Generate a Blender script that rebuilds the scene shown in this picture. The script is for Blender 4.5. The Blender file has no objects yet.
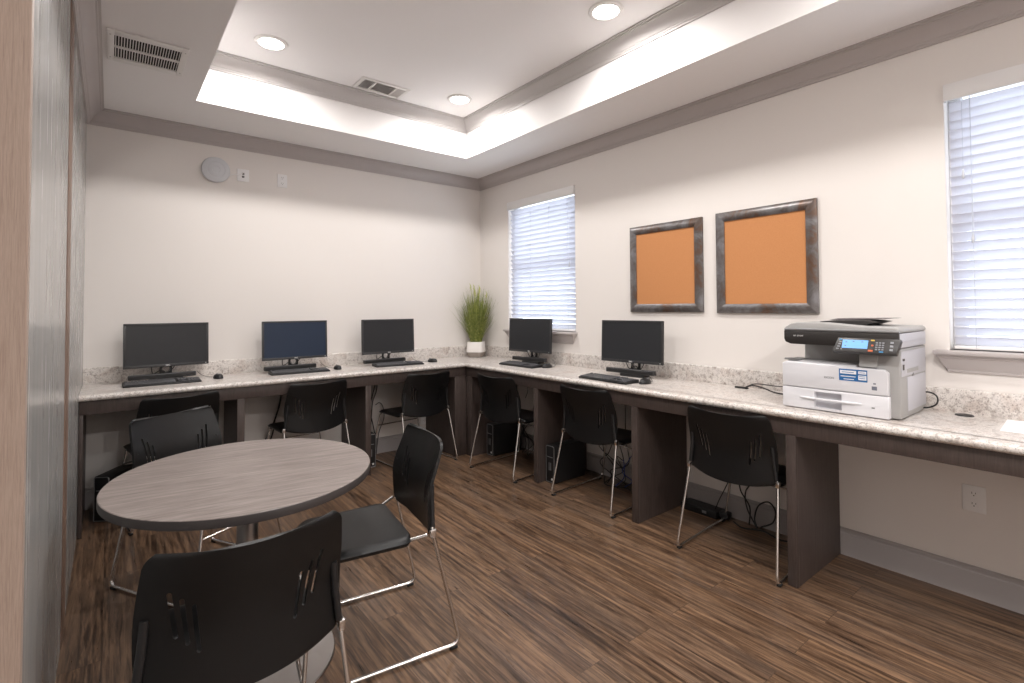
import bpy, bmesh, math, random
from mathutils import Vector, Matrix
random.seed(4)
PI = math.pi
SC = bpy.context.scene
COL = SC.collection
R = math.radians

# ------------------------------------------------------------------ camera
cam_d = bpy.data.cameras.new('camera')
cam = bpy.data.objects.new('camera', cam_d)
COL.objects.link(cam)
F_PX = 504.83
cam_d.sensor_fit = 'HORIZONTAL'
cam_d.sensor_width = 36.0
cam_d.lens = F_PX / 1024 * 36.0
cam_d.shift_y = -45.57 / 1024
cam_d.clip_start = 0.02
yaw, pitch, roll = -0.6722, 0.0244, -0.0051
fwd = Vector((math.sin(-yaw) * math.cos(pitch), math.cos(-yaw) * math.cos(pitch), math.sin(pitch)))
rgt = Vector((math.cos(yaw), math.sin(yaw), 0))
upv = rgt.cross(fwd)
r2 = rgt * math.cos(roll) + upv * math.sin(roll)
u2 = upv * math.cos(roll) - rgt * math.sin(roll)
cam.matrix_world = Matrix((
    (r2.x, u2.x, -fwd.x, -3.181), (r2.y, u2.y, -fwd.y, -4.5525),
    (r2.z, u2.z, -fwd.z, 1.3614), (0, 0, 0, 1)))
SC.camera = cam

# ------------------------------------------------------------------ world, exposure
w = bpy.data.worlds.new('world')
SC.world = w
w.use_nodes = True
bg = w.node_tree.nodes['Background']
bg.inputs[0].default_value = (0.80, 0.90, 1.0, 1)
bg.inputs[1].default_value = 4.1
SC.view_settings.view_transform = 'Standard'
SC.view_settings.look = 'None'
SC.view_settings.gamma = 1
SC.view_settings.use_curve_mapping = False
SC.view_settings.exposure = 0.0
LAMP_W = 16.8           # watts of each downlight in the tray
REAR_FILL_W = 36.0           # watts of each unseen fill light added behind the camera

# ------------------------------------------------------------------ helpers
def link(o):
    COL.objects.link(o)
    return o

class MB:
    def __init__(s):
        s.bm = bmesh.new()
    def box(s, x0, y0, z0, x1, y1, z1, bev=0, seg=2, mat=None):
        r = bmesh.ops.create_cube(s.bm, size=1)
        vs = r['verts']
        for v in vs:
            v.co = Vector(((x0 + x1) / 2 + v.co.x * (x1 - x0), (y0 + y1) / 2 + v.co.y * (y1 - y0), (z0 + z1) / 2 + v.co.z * (z1 - z0)))
        if bev:
            es = list({e for v in vs for e in v.link_edges})
            n0 = len(s.bm.verts)
            rr = bmesh.ops.bevel(s.bm, geom=es, offset=bev, segments=seg, profile=0.5, affect='EDGES')
            vs = list({v for f in rr['faces'] for v in f.verts} | {v for v in vs if v.is_valid})
        if mat is not None:
            for v in vs:
                v.co = mat @ v.co
        return s
    def prism(s, poly, a, b, axis='y', bev=0, seg=2, mat=None):
        # poly: list of 2D points; axis = extrude direction
        def P(p, t):
            if axis == 'y': return Vector((p[0], t, p[1]))
            if axis == 'x': return Vector((t, p[0], p[1]))
            return Vector((p[0], p[1], t))
        va = [s.bm.verts.new(P(p, a)) for p in poly]
        vb = [s.bm.verts.new(P(p, b)) for p in poly]
        fs = [s.bm.faces.new(va), s.bm.faces.new(list(reversed(vb)))]
        n = len(poly)
        for i in range(n):
            fs.append(s.bm.faces.new((va[i], vb[i], vb[(i + 1) % n], va[(i + 1) % n])))
        bmesh.ops.recalc_face_normals(s.bm, faces=fs)
        vs = va + vb
        if bev:
            es = [e for e in {e for v in vs for e in v.link_edges} if (e.calc_face_angle(0) > R(40))]
            rr = bmesh.ops.bevel(s.bm, geom=es, offset=bev, segments=seg, profile=0.5, affect='EDGES')
            vs = list({v for f in rr['faces'] for v in f.verts} | {v for v in vs if v.is_valid})
        if mat is not None:
            for v in vs:
                v.co = mat @ v.co
        return s
    def tube(s, pts, r, seg=10, cap=True, r1=None):
        pts = [Vector(p) for p in pts]
        n = len(pts)
        T = []
        for i in range(n):
            a = pts[max(i - 1, 0)]; b = pts[min(i + 1, n - 1)]
            T.append((b - a).normalized())
        ref = Vector((0, 0, 1)) if abs(T[0].z) < 0.9 else Vector((1, 0, 0))
        u = T[0].cross(ref).normalized()
        rings = []
        for i in range(n):
            if i:
                q = T[i - 1].rotation_difference(T[i])
                u = (q @ u)
                u = (u - T[i] * u.dot(T[i])).normalized()
            v = T[i].cross(u)
            rr = r if r1 is None else r + (r1 - r) * i / (n - 1)
            rings.append([s.bm.verts.new(pts[i] + (u * math.cos(2 * PI * k / seg) + v * math.sin(2 * PI * k / seg)) * rr) for k in range(seg)])
        for i in range(n - 1):
            for k in range(seg):
                s.bm.faces.new((rings[i][k], rings[i][(k + 1) % seg], rings[i + 1][(k + 1) % seg], rings[i + 1][k]))
        if cap:
            s.bm.faces.new(list(reversed(rings[0])))
            s.bm.faces.new(rings[-1])
        return s
    def lathe(s, prof, c=(0, 0, 0), seg=40, axis='z', sx=1, sy=1):
        c = Vector(c)
        rings = []
        def P(r, h, a):
            x, y = r * math.cos(a) * sx, r * math.sin(a) * sy
            if axis == 'z': return c + Vector((x, y, h))
            if axis == 'y': return c + Vector((x, h, y))
            return c + Vector((h, x, y))
        for r, h in prof:
            if r < 1e-6:
                rings.append([s.bm.verts.new(P(0, h, 0))])
            else:
                rings.append([s.bm.verts.new(P(r, h, 2 * PI * k / seg)) for k in range(seg)])
        fs = []
        for a, b in zip(rings[:-1], rings[1:]):
            for k in range(seg):
                k2 = (k + 1) % seg
                if len(a) == 1 and len(b) == 1: continue
                if len(a) == 1: fs.append(s.bm.faces.new((a[0], b[k], b[k2])))
                elif len(b) == 1: fs.append(s.bm.faces.new((a[k], a[k2], b[0])))
                else: fs.append(s.bm.faces.new((a[k], a[k2], b[k2], b[k])))
        bmesh.ops.recalc_face_normals(s.bm, faces=fs)
        return s
    def quad(s, *ps):
        s.bm.faces.new([s.bm.verts.new(p) for p in ps])
        return s
    def build(s, name, mat, parent=None, smooth=35, loc=None):
        me = bpy.data.meshes.new(name)
        s.bm.to_mesh(me); s.bm.free()
        me.materials.append(mat)
        if smooth:
            me.polygons.foreach_set('use_smooth', [True] * len(me.polygons))
            me.set_sharp_from_angle(angle=R(smooth))
        o = bpy.data.objects.new(name, me)
        link(o)
        if parent: o.parent = parent
        return o

def fillet(pts, r, n=6):
    pts = [Vector(p) for p in pts]
    out = [pts[0]]
    for i in range(1, len(pts) - 1):
        a, b, c = pts[i - 1], pts[i], pts[i + 1]
        d1 = (a - b); d2 = (c - b)
        rr = min(r, d1.length * .49, d2.length * .49)
        p1 = b + d1.normalized() * rr; p2 = b + d2.normalized() * rr
        for k in range(n + 1):
            t = k / n
            out.append(p1 * (1 - t) ** 2 + b * 2 * t * (1 - t) + p2 * t * t)
    out.append(pts[-1])
    return out

def spline(pts, n=8):
    pts = [Vector(p) for p in pts]
    P = [pts[0] * 2 - pts[1]] + pts + [pts[-1] * 2 - pts[-2]]
    out = []
    for i in range(1, len(P) - 2):
        for k in range(n):
            t = k / n
            out.append(0.5 * ((2 * P[i]) + (-P[i - 1] + P[i + 1]) * t + (2 * P[i - 1] - 5 * P[i] + 4 * P[i + 1] - P[i + 2]) * t * t + (-P[i - 1] + 3 * P[i] - 3 * P[i + 1] + P[i + 2]) * t ** 3))
    out.append(pts[-1])
    return out

def sweep(mb, path, prof, closed=False):
    """path: 2D points; the room lies to the right of travel; prof: (distance from wall, z)."""
    n = len(path)
    pts = [Vector((p[0], p[1])) for p in path]
    rings = []
    for i in range(n):
        if closed or 0 < i < n - 1:
            d1 = (pts[i] - pts[i - 1]).normalized(); d2 = (pts[(i + 1) % n] - pts[i]).normalized()
        elif i == 0: d1 = d2 = (pts[1] - pts[0]).normalized()
        else: d1 = d2 = (pts[i] - pts[i - 1]).normalized()
        n1 = Vector((d1.y, -d1.x)); n2 = Vector((d2.y, -d2.x))
        m = (n1 + n2)
        m = m / m.length
        m = m / max(0.2, m.dot(n1))
        rings.append([mb.bm.verts.new((pts[i].x + m.x * d, pts[i].y + m.y * d, z)) for d, z in prof])
    fs = []
    for i in range(n if closed else n - 1):
        a = rings[i]; b = rings[(i + 1) % n]
        for k in range(len(prof)):
            k2 = (k + 1) % len(prof)
            fs.append(mb.bm.faces.new((a[k], b[k], b[k2], a[k2])))
    if not closed:
        fs.append(mb.bm.faces.new(rings[0])); fs.append(mb.bm.faces.new(list(reversed(rings[-1]))))
    bmesh.ops.recalc_face_normals(mb.bm, faces=fs)
    return mb

def empty(name, loc=(0, 0, 0), rz=0):
    o = bpy.data.objects.new(name, None)
    o.empty_display_size = 0.05
    link(o)
    o.location = loc
    o.rotation_euler = (0, 0, rz)
    return o

def tag(o, label=None, cat=None, group=None, kind=None):
    if label: o['label'] = label
    if cat: o['category'] = cat
    if group: o['group'] = group
    if kind: o['kind'] = kind
    return o

def thing(name, label, cat, loc=(0, 0, 0), rz=0, group=None):
    return tag(empty(name, loc, rz), label, cat, group)

def children(o):
    return [c for c in bpy.data.objects if c.parent is o]

def copy_tree(o, parent=None):
    c = o.copy()
    COL.objects.link(c)
    if parent:
        c.parent = parent
        c.matrix_parent_inverse = o.matrix_parent_inverse.copy()
    for ch in children(o):
        copy_tree(ch, c)
    return c

def struct(o):
    o['kind'] = 'structure'
    return o

def apply_mods(o):
    dg = bpy.context.evaluated_depsgraph_get()
    me = bpy.data.meshes.new_from_object(o.evaluated_get(dg))
    o.modifiers.clear()
    o.data = me
    return o

def boolean(o, mb):
    cut = mb.build('cutter', o.data.materials[0], None, smooth=0)
    bpy.context.view_layer.update()
    cut.matrix_world = o.matrix_world.copy()
    m = o.modifiers.new('b', 'BOOLEAN'); m.operation = 'DIFFERENCE'; m.object = cut; m.solver = 'EXACT'
    bpy.context.view_layer.update()
    apply_mods(o)
    bpy.data.objects.remove(cut, do_unlink=True)
    o.data.polygons.foreach_set('use_smooth', [True] * len(o.data.polygons))
    o.data.set_sharp_from_angle(angle=R(35))
    return o

def text(name, s, size, mat, parent, M, extrude=0.0003, bold=0):
    c = bpy.data.curves.new(name, 'FONT')
    c.body = s; c.size = size; c.extrude = extrude; c.align_x = 'CENTER'; c.align_y = 'CENTER'; c.offset = bold
    t = bpy.data.objects.new(name, c)
    link(t)
    bpy.context.view_layer.update()
    dg = bpy.context.evaluated_depsgraph_get()
    me = bpy.data.meshes.new_from_object(t.evaluated_get(dg))
    bpy.data.objects.remove(t, do_unlink=True)
    me.transform(M)
    me.materials.clear(); me.materials.append(mat)
    o = bpy.data.objects.new(name, me)
    link(o)
    o.parent = parent
    return o

# ------------------------------------------------------------------ materials
def new_mat(name, col=(.5, .5, .5), rough=.5, metal=0, spec=.5, emit=None, es=0, coat=0):
    m = bpy.data.materials.new(name)
    m.use_nodes = True
    b = m.node_tree.nodes['Principled BSDF']
    b.inputs['Base Color'].default_value = (*col, 1)
    b.inputs['Roughness'].default_value = rough
    b.inputs['Metallic'].default_value = metal
    b.inputs['Specular IOR Level'].default_value = spec
    b.inputs['Coat Weight'].default_value = coat
    if emit:
        b.inputs['Emission Color'].default_value = (*emit, 1)
        b.inputs['Emission Strength'].default_value = es
    return m

def nd(m, t, **kw):
    n = m.node_tree.nodes.new(t)
    for k, v in kw.items():
        if k.startswith('i_'):
            key = k[2:].replace('_', ' ')
            n.inputs[key].default_value = v
        else: setattr(n, k, v)
    return n

def coords(m, scale=(1, 1, 1), rot=(0, 0, 0), kind='Object'):
    tc = nd(m, 'ShaderNodeTexCoord')
    mp = nd(m, 'ShaderNodeMapping')
    mp.inputs['Scale'].default_value = scale
    mp.inputs['Rotation'].default_value = rot
    m.node_tree.links.new(tc.outputs[kind], mp.inputs[0])
    return mp.outputs[0]

def ramp(m, src, stops):
    r = nd(m, 'ShaderNodeValToRGB')
    e = r.color_ramp.elements
    e[0].position, e[0].color = stops[0][0], (*stops[0][1], 1)
    e[1].position, e[1].color = stops[-1][0], (*stops[-1][1], 1)
    for p, c in stops[1:-1]:
        k = e.new(p); k.color = (*c, 1)
    m.node_tree.links.new(src, r.inputs[0])
    return r.outputs[0]

def noise(m, vec, scale, detail=4, rough=.55, dist=0):
    n = nd(m, 'ShaderNodeTexNoise')
    n.inputs['Scale'].default_value = scale
    n.inputs['Detail'].default_value = detail
    n.inputs['Roughness'].default_value = rough
    n.inputs['Distortion'].default_value = dist
    m.node_tree.links.new(vec, n.inputs['Vector'])
    return n.outputs['Fac']

def mixc(m, fac, a, b, mode='MIX'):
    n = nd(m, 'ShaderNodeMix', data_type='RGBA', blend_type=mode)
    L = m.node_tree.links
    if isinstance(fac, (int, float)): n.inputs[0].default_value = fac
    else: L.new(fac, n.inputs[0])
    for i, v in ((6, a), (7, b)):
        if isinstance(v, tuple): n.inputs[i].default_value = (*v, 1)
        else: L.new(v, n.inputs[i])
    return n.outputs[2]

def bsdf(m): return m.node_tree.nodes['Principled BSDF']

def bump(m, h, strength=.2, dist=.002):
    b = nd(m, 'ShaderNodeBump')
    b.inputs['Strength'].default_value = strength
    b.inputs['Distance'].default_value = dist
    m.node_tree.links.new(h, b.inputs['Height'])
    m.node_tree.links.new(b.outputs[0], bsdf(m).inputs['Normal'])

def paint(name, col, rough=.7, tex=90, st=.12):
    m = new_mat(name, col, rough, spec=.3)
    bump(m, noise(m, coords(m), tex, 3), st, .0015)
    return m

def woodgrain(name, c0, c1, c2, scale=(1, 1, 1), rough=.45, rot=(0, 0, 0), spec=.4):
    m = new_mat(name, c1, rough, spec=spec)
    v = coords(m, scale, rot)
    a = noise(m, v, 6, 6, .65, .6)
    b = noise(m, v, 22, 3, .6)
    c = mixc(m, .35, ramp(m, a, [(.3, c0), (.5, c1), (.72, c2)]), ramp(m, b, [(.35, c0), (.65, c2)]))
    m.node_tree.links.new(c, bsdf(m).inputs['Base Color'])
    bump(m, b, .08, .0008)
    return m

M = {}
M['wall'] = paint('wall paint', (.75, .71, .68), .62)
M['ceil'] = paint('ceiling paint', (.86, .84, .835), .75, 60, .3)
M['trim'] = new_mat('gray trim paint', (.45, .41, .40), .42)
v = coords(M['trim'], (1, 1, 1))
M['trim2'] = new_mat('light grey trim paint', (.50, .475, .465), .42)
M['base'] = new_mat('baseboard paint', (.34, .315, .31), .45)
M['lamp'] = new_mat('lamp lens', (1, 1, 1), .5, emit=(1.0, .96, .92), es=14)
M['white_metal'] = new_mat('white enamel', (.78, .76, .74), .4)
M['white_plastic'] = new_mat('white plastic', (.80, .79, .79), .35)
M['dark'] = new_mat('dark void', (.02, .018, .017), .8)
M['duct'] = new_mat('duct grey', (.16, .15, .15), .6)
M['black'] = new_mat('black plastic', (.012, .012, .013), .42)
M['chair'] = new_mat('charcoal chair plastic', (.0055, .0055, .006), .42, spec=.38)
bump(M['chair'], noise(M['chair'], coords(M['chair']), 500, 2), .25, .0004)
M['chrome'] = new_mat('chrome', (.78, .77, .76), .16, 1)
M['steel'] = new_mat('brushed steel', (.42, .40, .39), .32, 1)
M['rubber'] = new_mat('rubber', (.015, .015, .015), .7)
M['bezel'] = new_mat('monitor bezel', (.028, .028, .03), .38)
M['screen'] = new_mat('monitor screen', (.026, .027, .030), .32, spec=.3)
M['screen_blue'] = new_mat('monitor screen blue', (.020, .031, .056), .32, spec=.3)
M['key'] = new_mat('key plastic', (.055, .055, .06), .45)
M['logo'] = new_mat('silver logo', (.6, .6, .6), .3)
M['pc'] = new_mat('computer case', (.012, .012, .013), .45)
M['pcsilver'] = new_mat('computer trim', (.30, .30, .31), .35, .6)
M['cable'] = new_mat('cable black', (.012, .012, .012), .5)
M['cable_blue'] = new_mat('cable blue', (.02, .05, .25), .5)
M['prn_white'] = new_mat('printer white', (.68, .68, .71), .4)
M['prn_side'] = new_mat('printer side cover', (.50, .50, .54), .45)
M['prn_grey'] = new_mat('printer grey', (.36, .355, .35), .45)
M['prn_dgrey'] = new_mat('printer dark grey', (.20, .20, .20), .45)
M['prn_black'] = new_mat('printer black', (.03, .027, .026), .35)
M['prn_tray'] = new_mat('printer smoked tray', (.16, .14, .145), .25)
M['lcd'] = new_mat('lcd', (.1, .25, .5), .3, emit=(.16, .36, .68), es=.8)
M['btn'] = new_mat('button grey', (.25, .26, .28), .4)
M['btn_y'] = new_mat('button yellow', (.75, .50, .08), .4)
M['btn_r'] = new_mat('button orange', (.55, .12, .04), .4)
M['btn_b'] = new_mat('button blue', (.05, .25, .50), .4)
M['sticker'] = new_mat('sticker blue', (.02, .13, .36), .4)
M['paper'] = new_mat('paper', (.85, .85, .87), .6)
M['pot_white'] = new_mat('pot white', (.78, .75, .72), .55)
M['pot_base'] = paint('pot stone', (.30, .26, .23), .8, 60, .4)
M['soil'] = paint('soil', (.05, .045, .02), .9, 80, .6)
M['ap'] = new_mat('router plastic', (.60, .61, .64), .45)
M['brass'] = new_mat('slot', (.05, .045, .04), .6)
M['cord'] = new_mat('blind cord', (.55, .57, .62), .6)
M['ink'] = new_mat('print ink', (.15, .16, .20), .5)

# glass
g = bpy.data.materials.new('window glass'); g.use_nodes = True
nt = g.node_tree; nt.nodes.clear()
o_ = nt.nodes.new('ShaderNodeOutputMaterial'); t_ = nt.nodes.new('ShaderNodeBsdfTransparent'); gl = nt.nodes.new('ShaderNodeBsdfGlossy'); mx = nt.nodes.new('ShaderNodeMixShader')
gl.inputs['Roughness'].default_value = .02; mx.inputs[0].default_value = .06
nt.links.new(t_.outputs[0], mx.inputs[1]); nt.links.new(gl.outputs[0], mx.inputs[2]); nt.links.new(mx.outputs[0], o_.inputs[0])
M['glass'] = g

# blind slats: thin vinyl that lets some daylight through
g = bpy.data.materials.new('blind vinyl'); g.use_nodes = True
nt = g.node_tree; nt.nodes.clear()
o_ = nt.nodes.new('ShaderNodeOutputMaterial'); d_ = nt.nodes.new('ShaderNodeBsdfDiffuse'); t_ = nt.nodes.new('ShaderNodeBsdfTranslucent'); mx = nt.nodes.new('ShaderNodeMixShader')
d_.inputs[0].default_value = (.72, .72, .77, 1); t_.inputs[0].default_value = (.84, .84, .88, 1); mx.inputs[0].default_value = .58
nt.links.new(d_.outputs[0], mx.inputs[1]); nt.links.new(t_.outputs[0], mx.inputs[2]); nt.links.new(mx.outputs[0], o_.inputs[0])
M['slat'] = g

# granite laminate
m = M['granite'] = new_mat('granite', (.6, .57, .54), .3, spec=.5)
v = coords(m)
big = noise(m, v, 9, 5, .6, .8)
mid = noise(m, v, 42, 5, .7, .3)
fine = noise(m, v, 150, 3, .7)
c = ramp(m, big, [(.35, (.54, .47, .43)), (.5, (.68, .64, .605)), (.68, (.58, .54, .515))])
c = mixc(m, ramp(m, mid, [(.50, (0, 0, 0)), (.66, (1, 1, 1))]), c, (.30, .26, .235))
c = mixc(m, ramp(m, fine, [(.53, (0, 0, 0)), (.72, (1, 1, 1))]), c, (.16, .135, .125))
m.node_tree.links.new(c, bsdf(m).inputs['Base Color'])

# floor: dark vinyl planks running along y
m = M['floor'] = new_mat('plank floor', (.1, .06, .04), .3, spec=.4)
L = m.node_tree.links
tc = nd(m, 'ShaderNodeTexCoord')
mp = nd(m, 'ShaderNodeMapping'); mp.inputs['Rotation'].default_value = (0, 0, PI / 2)
L.new(tc.outputs['Object'], mp.inputs[0])
br = nd(m, 'ShaderNodeTexBrick', offset=.37, offset_frequency=2, squash=1)
br.inputs['Color1'].default_value = (0, 0, 0, 1); br.inputs['Color2'].default_value = (1, 1, 1, 1)
br.inputs['Scale'].default_value = 1; br.inputs['Mortar Size'].default_value = .0012
br.inputs['Brick Width'].default_value = 1.22; br.inputs['Row Height'].default_value = .152
br.inputs['Mortar'].default_value = (.5, .5, .5, 1); br.inputs['Bias'].default_value = 0
L.new(mp.outputs[0], br.inputs['Vector'])
sep = nd(m, 'ShaderNodeSeparateXYZ'); L.new(tc.outputs['Object'], sep.inputs[0])
comb = nd(m, 'ShaderNodeCombineXYZ')
mul = nd(m, 'ShaderNodeMath', operation='MULTIPLY'); L.new(sep.outputs[1], mul.inputs[0]); mul.inputs[1].default_value = .055
L.new(sep.outputs[0], comb.inputs[0]); L.new(mul.outputs[0], comb.inputs[1])
mz = nd(m, 'ShaderNodeMath', operation='MULTIPLY'); L.new(br.outputs['Color'], mz.inputs[0]); mz.inputs[1].default_value = 7.3
L.new(mz.outputs[0], comb.inputs[2])
gv = comb.outputs[0]
g1 = noise(m, gv, 12, 8, .66, 2.2)
g2 = noise(m, gv, 70, 5, .7, .4)
g3 = noise(m, gv, 6, 3, .5, .6)
wv = nd(m, 'ShaderNodeTexWave', wave_type='BANDS', bands_direction='X')
wv.inputs['Scale'].default_value = 9; wv.inputs['Distortion'].default_value = 9; wv.inputs['Detail'].default_value = 3; wv.inputs['Detail Scale'].default_value = 1.3
L.new(gv, wv.inputs['Vector'])
c = ramp(m, g1, [(.37, (.016, .0085, .0055)), (.45, (.055, .030, .018)), (.52, (.125, .072, .042)), (.62, (.225, .137, .080))])
c = mixc(m, .42, c, ramp(m, g2, [(.40, (.012, .0065, .0045)), (.5, (.095, .054, .032)), (.60, (.27, .17, .105))]))
c = mixc(m, .22, c, ramp(m, wv.outputs['Fac'], [(.0, (.030, .016, .010)), (.8, (.19, .112, .066))]))
c = mixc(m, ramp(m, g3, [(.45, (0, 0, 0)), (.75, (.42, .42, .42))]), c, (.125, .10, .085))
g4 = noise(m, gv, 30, 6, .7, 3.0)
c = mixc(m, ramp(m, g4, [(.52, (0, 0, 0)), (.66, (.75, .75, .75))]), c, (.020, .011, .007))
c = mixc(m, ramp(m, g4, [(.30, (.5, .5, .5)), (.42, (0, 0, 0))]), c, (.26, .165, .10))
tone = ramp(m, br.outputs['Color'], [(0, (.95, .95, .95)), (1, (1.22, 1.20, 1.18))])
c = mixc(m, 1, c, tone, 'MULTIPLY')
mo = nd(m, 'ShaderNodeMath', operation='MULTIPLY'); L.new(br.outputs['Fac'], mo.inputs[0]); mo.inputs[1].default_value = .55
c = mixc(m, mo.outputs[0], c, (.015, .01, .008))
L.new(c, bsdf(m).inputs['Base Color'])
rr = ramp(m, g2, [(.3, (.26, .26, .26)), (.7, (.42, .42, .42))])
L.new(rr, bsdf(m).inputs['Roughness'])
bump(m, g2, .12, .0006)

M['desk'] = woodgrain('dark desk laminate', (.040, .029, .026), (.062, .046, .041), (.088, .067, .060), (14, 14, .9), .42)
M['table'] = woodgrain('taupe table laminate', (.088, .069, .062), (.19, .156, .143), (.30, .258, .242), (.6, 11, 1), .38, (0, 0, R(38)))
M['table_edge'] = new_mat('dark table edge', (.045, .038, .037), .5)
M['jamb'] = woodgrain('tan oak casing', (.19, .135, .108), (.275, .208, .170), (.33, .258, .213), (90, 90, 2.5), .5)
M['strip'] = new_mat('brown strip', (.17, .105, .075), .5)
M['cork'] = paint('cork', (.53, .235, .095), .85, 260, .5)
v = coords(M['cork'])
cc = mixc(M['cork'], noise(M['cork'], v, 300, 3, .7), (.44, .18, .065), (.62, .29, .125))
M['cork'].node_tree.links.new(cc, bsdf(M['cork']).inputs['Base Color'])
m = M['frame'] = new_mat('weathered frame', (.13, .12, .12), .33, .35)
v = coords(m)
a = noise(m, v, 7, 6, .65, 1.0)
c = ramp(m, a, [(.36, (.12, .066, .042)), (.47, (.12, .105, .10)), (.66, (.21, .205, .215))])
m.node_tree.links.new(c, bsdf(m).inputs['Base Color'])
m = M['panel'] = new_mat('glossy grey wall panel', (.34, .335, .32), .22, spec=.6)
v = coords(m, (1, 3, .25))
a = noise(m, v, 3, 5, .6, .5)
c = ramp(m, a, [(.32, (.29, .29, .285)), (.5, (.32, .315, .305)), (.7, (.35, .34, .33))])  # faint upright streaks of room reflections, put into the base colour
m.node_tree.links.new(c, bsdf(m).inputs['Base Color'])
L_ = m.node_tree.links
L_.new(ramp(m, noise(m, v, 7, 3), [(.3, (.20, .20, .20)), (.7, (.28, .28, .28))]), bsdf(m).inputs['Roughness'])
m = M['grass'] = new_mat('grass blade', (.17, .24, .03), .5)
v = coords(m)
c = ramp(m, noise(m, v, 40, 2), [(.3, (.085, .12, .015)), (.5, (.20, .24, .045)), (.7, (.40, .41, .14))])
m.node_tree.links.new(c, bsdf(m).inputs['Base Color'])
M['seed'] = new_mat('grass seed head', (.50, .52, .14), .6)

# ------------------------------------------------------------------ room shell
XL, YF, ZC, ZT = -3.323, -6.4, 2.759, 3.10
TX0, TX1, TY0, TY1 = -2.747, -.592, -4.85, -.628
WT = .16
WIN = [(-1.448, -.500), (-4.915, -3.955)]
WZ0, WZ1 = 1.15, 2.44

struct(MB().box(XL - .8, YF - .2, -.12, .3, .2, 0).build('floor', M['floor'], smooth=0))
struct(MB().box(XL - .3, 0, 0, .3, .15, 3.25).build('wall_back', M['wall'], smooth=0))
mb = MB()
ys = [YF, WIN[1][0], WIN[1][1], WIN[0][0], WIN[0][1], 0]
for i, (a, b) in enumerate(zip(ys[:-1], ys[1:])):
    if i in (1, 3):
        mb.box(0, a, 0, WT, b, WZ0); mb.box(0, a, WZ1, WT, b, 3.25)
    else: mb.box(0, a, 0, WT, b, 3.25)
bmesh.ops.remove_doubles(mb.bm, verts=mb.bm.verts, dist=1e-5)
struct(mb.build('wall_right', M['wall'], smooth=0))
struct(MB().box(XL - .8, YF - .15, 0, .3, YF, 3.25).build('wall_front', M['wall'], smooth=0))
struct(MB().box(XL - .15, -3.6, 0, XL, 0, 3.25).build('wall_left', M['panel'], smooth=0))
struct(MB().box(XL - .75, YF, 0, XL - .6, -3.60, 3.25).build('wall_entry', M['wall'], smooth=0))
# ceiling with tray
mb = MB()
mb.box(XL - .65, YF, ZC, TX0, 0, 3.25); mb.box(TX1, YF, ZC, 0, 0, 3.25)
mb.box(TX0, YF, ZC, TX1, TY0, 3.25); mb.box(TX0, TY1, ZC, TX1, 0, 3.25)
mb.box(TX0, TY0, ZT, TX1, TY1, 3.25)
struct(mb.build('ceiling', M['ceil'], smooth=0))

def crown(z0, z1, d):
    h = z1 - z0
    p = [(0, z0), (.10, z0), (.12, z0 + .10 * h), (.17, z0 + .13 * h), (.19, z0 + .20 * h), (.26, z0 + .24 * h),
         (.32, z0 + .36 * h), (.44, z0 + .53 * h), (.60, z0 + .67 * h), (.74, z0 + .75 * h), (.78, z0 + .80 * h),
         (.86, z0 + .81 * h), (.88, z0 + .90 * h), (1.0, z0 + .91 * h), (1.0, z1), (0, z1)]
    return [(a * d, z) for a, z in p]
mb = MB()
sweep(mb, [(XL, -3.55), (XL, 0), (0, 0), (0, YF)], crown(2.6555, ZC, .094))
struct(mb.build('trim_1', M['trim'], smooth=30))
mb = MB()
sweep(mb, [(TX0, TY0), (TX0, TY1), (TX1, TY1), (TX1, TY0)], crown(2.9967, ZT, .088), closed=True)
struct(mb.build('trim_2', M['trim2'], smooth=30))
# baseboards
def base_prof(h=.145, t=.015):
    return [(0, 0), (t, 0), (t, h - .028), (t - .004, h - .022), (t - .004, h - .008), (t - .009, h), (0, h)]
struct(sweep(MB(), [(XL, -.001), (0, -.001)], base_prof()).build('baseboard_back', M['base'], smooth=30))
struct(sweep(MB(), [(-.001, -.016), (-.001, YF)], base_prof()).build('baseboard_right', M['base'], smooth=30))
# brown strip and tan casing on the left wall
struct(MB().box(XL - .005, -1.80, 0, XL + .003, -1.60, 2.655, .001).build('trim_3', M['strip'], smooth=0))
struct(MB().box(XL - .62, -3.622, 0, -3.268, -3.6, 2.757, .001).build('trim_4', M['jamb'], smooth=0))

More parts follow.
